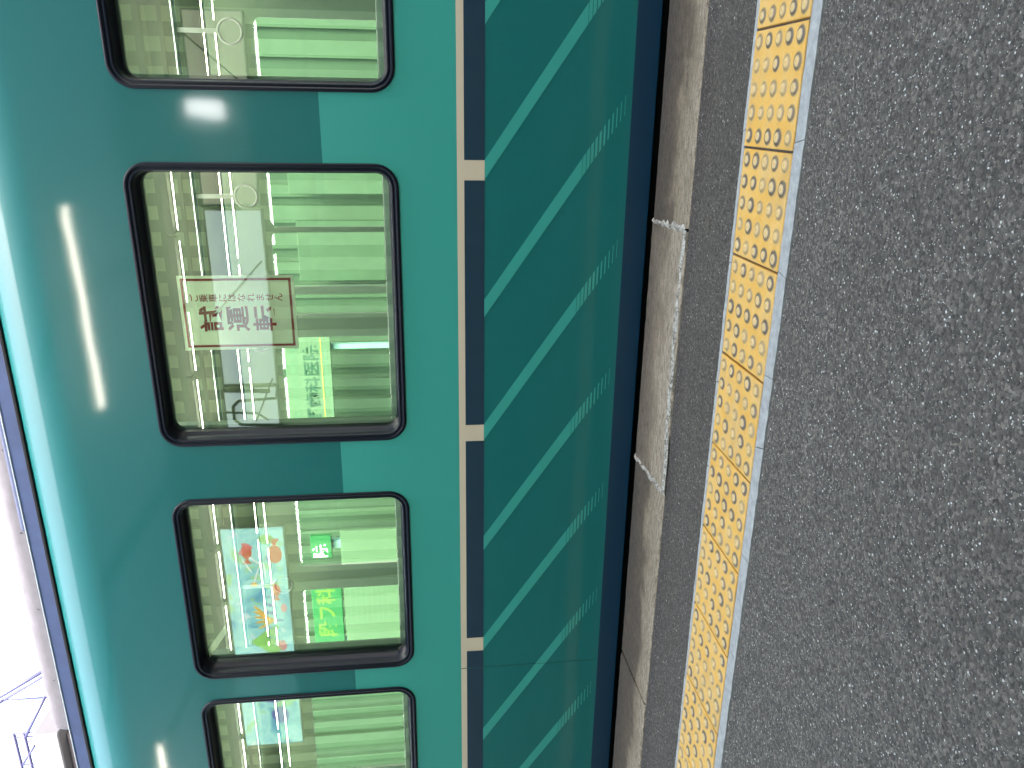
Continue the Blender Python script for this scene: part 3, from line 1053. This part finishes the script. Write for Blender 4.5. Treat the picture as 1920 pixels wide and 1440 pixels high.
a = obj('case', bm, M['case'], o); a.matrix_parent_inverse = Matrix.Translation(-O)
bm = bmesh.new(); bx(bm, -0.125, 0.025, YWALL + 0.19, YWALL + 0.215, 2.59, 2.94, bev=0.012, seg=2)
a = obj('diffuser', bm, emit('lamp_diffuser', (1, 0.98, 0.95, 1), 4.0)[0], o); a.matrix_parent_inverse = Matrix.Translation(-O)
# =================================================================================== BEYOND THE TRAIN
box('opposite_platform', (-60, 60, 8.2, 9.6, -1.2, 0.0), simple('far_concrete', (0.36, 0.36, 0.33, 1), 0.9, 0.15, 4)).__setitem__('kind', 'structure')
fence = thing('trackside_wall', 'pale ribbed wall with advertising seen through the railcar windows', 'wall', (0, 9.5, 0))
FO = Vector(fence.location)
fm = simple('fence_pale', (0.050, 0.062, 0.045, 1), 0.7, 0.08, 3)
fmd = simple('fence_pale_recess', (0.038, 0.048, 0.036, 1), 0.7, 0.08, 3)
bm = bmesh.new()
bx(bm, -40, 30, 9.56, 9.66, 0.0, 3.4)
o = obj('sheet', bm, fmd, fence); o.matrix_parent_inverse = Matrix.Translation(-FO)
rib = None
x = -16
while x < 6:
    w_ = 0.16
    if rib is None:
        bm = bmesh.new(); bx(bm, 0, w_, 0, 0.06, 0, 3.4)
        rib = obj('rib', bm, fm, fence); o = rib
    else:
        o = inst('rib', rib.data, fence)
    o.location = (x, 0.0, 0)
    o.scale.x = random.uniform(0.5, 1.35)
    x += 0.30
def far_sign(name, label, x0, x1, z0, z1, face, y=9.0):
    o = thing(name, label, 'sign', ((x0 + x1) / 2, y, z0))
    O = Vector(o.location)
    bm = bmesh.new(); bx(bm, x0, x1, y, y + 0.06, z0, z1, bev=0.004)
    a = obj('panel', bm, face, o); a.matrix_parent_inverse = Matrix.Translation(-O)
    bm = bmesh.new()
    for xx in (x0 + 0.1, x1 - 0.16): bx(bm, xx, xx + 0.06, y + 0.06, y + 0.12, 0.0, z1 - 0.02)
    a = obj('post', bm, M['beam'], o); a.matrix_parent_inverse = Matrix.Translation(-O)
    return o, O
def far_text(o, O, items, col, y=8.998):
    bm = bmesh.new()
    for body_, size, x, z, bold in items: add_text(bm, body_, size, x, y, z, bold=bold)
    a = obj('lettering', bm, simple('ink', col, 0.7, 0.05, 30), o); a.matrix_parent_inverse = Matrix.Translation(-O)
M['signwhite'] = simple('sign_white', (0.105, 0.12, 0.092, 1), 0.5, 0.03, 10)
o, O = far_sign('clinic_sign', 'pale signboard with dark lettering of a dental clinic, seen through the middle window', -3.85, -2.56, 1.97, 2.50, M['signwhite'])
far_text(o, O, [('水野歯科医院', 0.195, -3.235, 2.19, 0.004)], (0.02, 0.05, 0.04, 1))
far_text(o, O, [('歯周病・リラックス外来 併設', 0.082, -3.20, 2.40, 0.0)], (0.10, 0.16, 0.13, 1))
far_text(o, O, [('http://mizunode.com', 0.07, -3.00, 2.035, 0.0)], (0.15, 0.2, 0.17, 1))
bm = bmesh.new(); poly(bm, [(-3.85, 8.998, 2.078), (-2.56, 8.998, 2.078), (-2.56, 8.998, 2.086), (-3.85, 8.998, 2.086)])
a = obj('rule', bm, simple('sign_yellow', (0.65, 0.45, 0.05, 1), 0.6, 0.05, 30), o); a.matrix_parent_inverse = Matrix.Translation(-O)
GREEN = simple('sign_green', (0.022, 0.105, 0.040, 1), 0.5, 0.05, 10)
o, O = far_sign('shop_sign', 'wide bright green signboard with yellow characters, seen through a window', -7.0, -5.88, 2.03, 2.42, GREEN)
far_text(o, O, [('段', 0.26, -6.62, 2.22, 0.006), ('フ', 0.26, -6.36, 2.22, 0.006), ('科', 0.26, -6.10, 2.22, 0.006)], (0.14, 0.18, 0.03, 1))
o, O = far_sign('shop_sign', 'small green signboard with white character, seen through a window', -5.52, -5.20, 2.12, 2.38, GREEN)
far_text(o, O, [('院', 0.2, -5.42, 2.25, 0.004)], (0.85, 0.9, 0.85, 1))
o, O = far_sign('notice_board', 'white poster board with fine print below the green signs, seen through a window', -7.0, -5.15, 1.25, 2.0, M['signwhite'])
far_text(o, O, [('― ' * 14, 0.05, -6.1, 1.92 - 0.07 * k, 0.0) for k in range(8)], (0.2, 0.26, 0.22, 1))

for xa, xb, za, zb, lab in ((-1.95, -1.25, 1.30, 2.30, 'wide pale advertising poster, seen through the notice window'), (-0.95, -0.30, 1.15, 2.35, 'narrow pale poster of small print, seen through the notice window')):
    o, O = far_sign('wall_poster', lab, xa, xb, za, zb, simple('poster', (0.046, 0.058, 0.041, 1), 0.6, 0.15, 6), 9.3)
    far_text(o, O, [('― ' * 6, 0.05, (xa + xb) / 2, zb - 0.12 - 0.085 * k, 0.0) for k in range(5)], (0.05, 0.066, 0.05, 1), 9.298)
# station footbridge, lattice mast and wires above the roof
fb = thing('footbridge', 'white boxy station footbridge rising behind the railcar roof', 'footbridge', (-14, 12, 0))
FB = Vector(fb.location)
def fpart(name, bm, m):
    o = obj(name, bm, m, fb); o.matrix_parent_inverse = Matrix.Translation(-FB)
M['fbwhite'] = simple('footbridge_white', (0.12, 0.117, 0.125, 1), 0.8, 0.06, 2, spec=0.15)
bm = bmesh.new(); bx(bm, -15.5, -10.70, 12.0, 22.0, 7.55, 7.98, bev=0.02); fpart('parapet', bm, M['fbwhite'])
bm = bmesh.new(); bx(bm, -15.3, -10.95, 12.25, 21.8, 7.2, 7.55, bev=0.02); fpart('deck', bm, simple('footbridge_underside', (0.17, 0.14, 0.15, 1), 0.8, 0.1, 2))
bm = bmesh.new()
bx(bm, -14.9, -14.4, 13.0, 13.5, -1.2, 7.2)
fpart('pier', bm, M['fbwhite'])
M['wire'] = mat('wire', (0.02, 0.02, 0.07, 1), 0.6)[0]
def rods(name, segs, r):
    bm = bmesh.new()
    for a, c in segs: tube(bm, (a[0], 14.0, a[1]), (c[0], 14.0, c[1]), r * 1.35, 6)
    o = obj(name, bm, M['wire'], fb); o.matrix_parent_inverse = Matrix.Translation(-FB)
for a, c in (((-12.05, 10.6), (-10.6, 8.19)),):
    rods('stair_handrail', [(a, c)], 0.030)
rods('stair_handrail', [((-11.9, 10.1), (-11.52, 9.51)), ((-11.52, 9.51), (-10.75, 8.25))], 0.022)
rods('stair_handrail', [((-12.49, 9.28), (-11.5, 8.72)), ((-11.5, 8.72), (-11.1, 8.1))], 0.026)
for x, z1 in ((-11.54, 10.4), (-12.5, 10.6)):
    rods('railing_post', [((x, 8.0), (x, z1))], 0.014)
for z_ in (9.50, 9.30):
    rods('railing_bar', [((-12.40, z_), (-16.0, z_))], 0.024)
for x in (-12.41, -12.63, -13.24, -14.1):
    rods('railing_post', [((x, 8.0), (x, 9.52))], 0.014)
rods('railing_brace', [((-13.21, 9.46), (-12.75, 9.15))], 0.02)
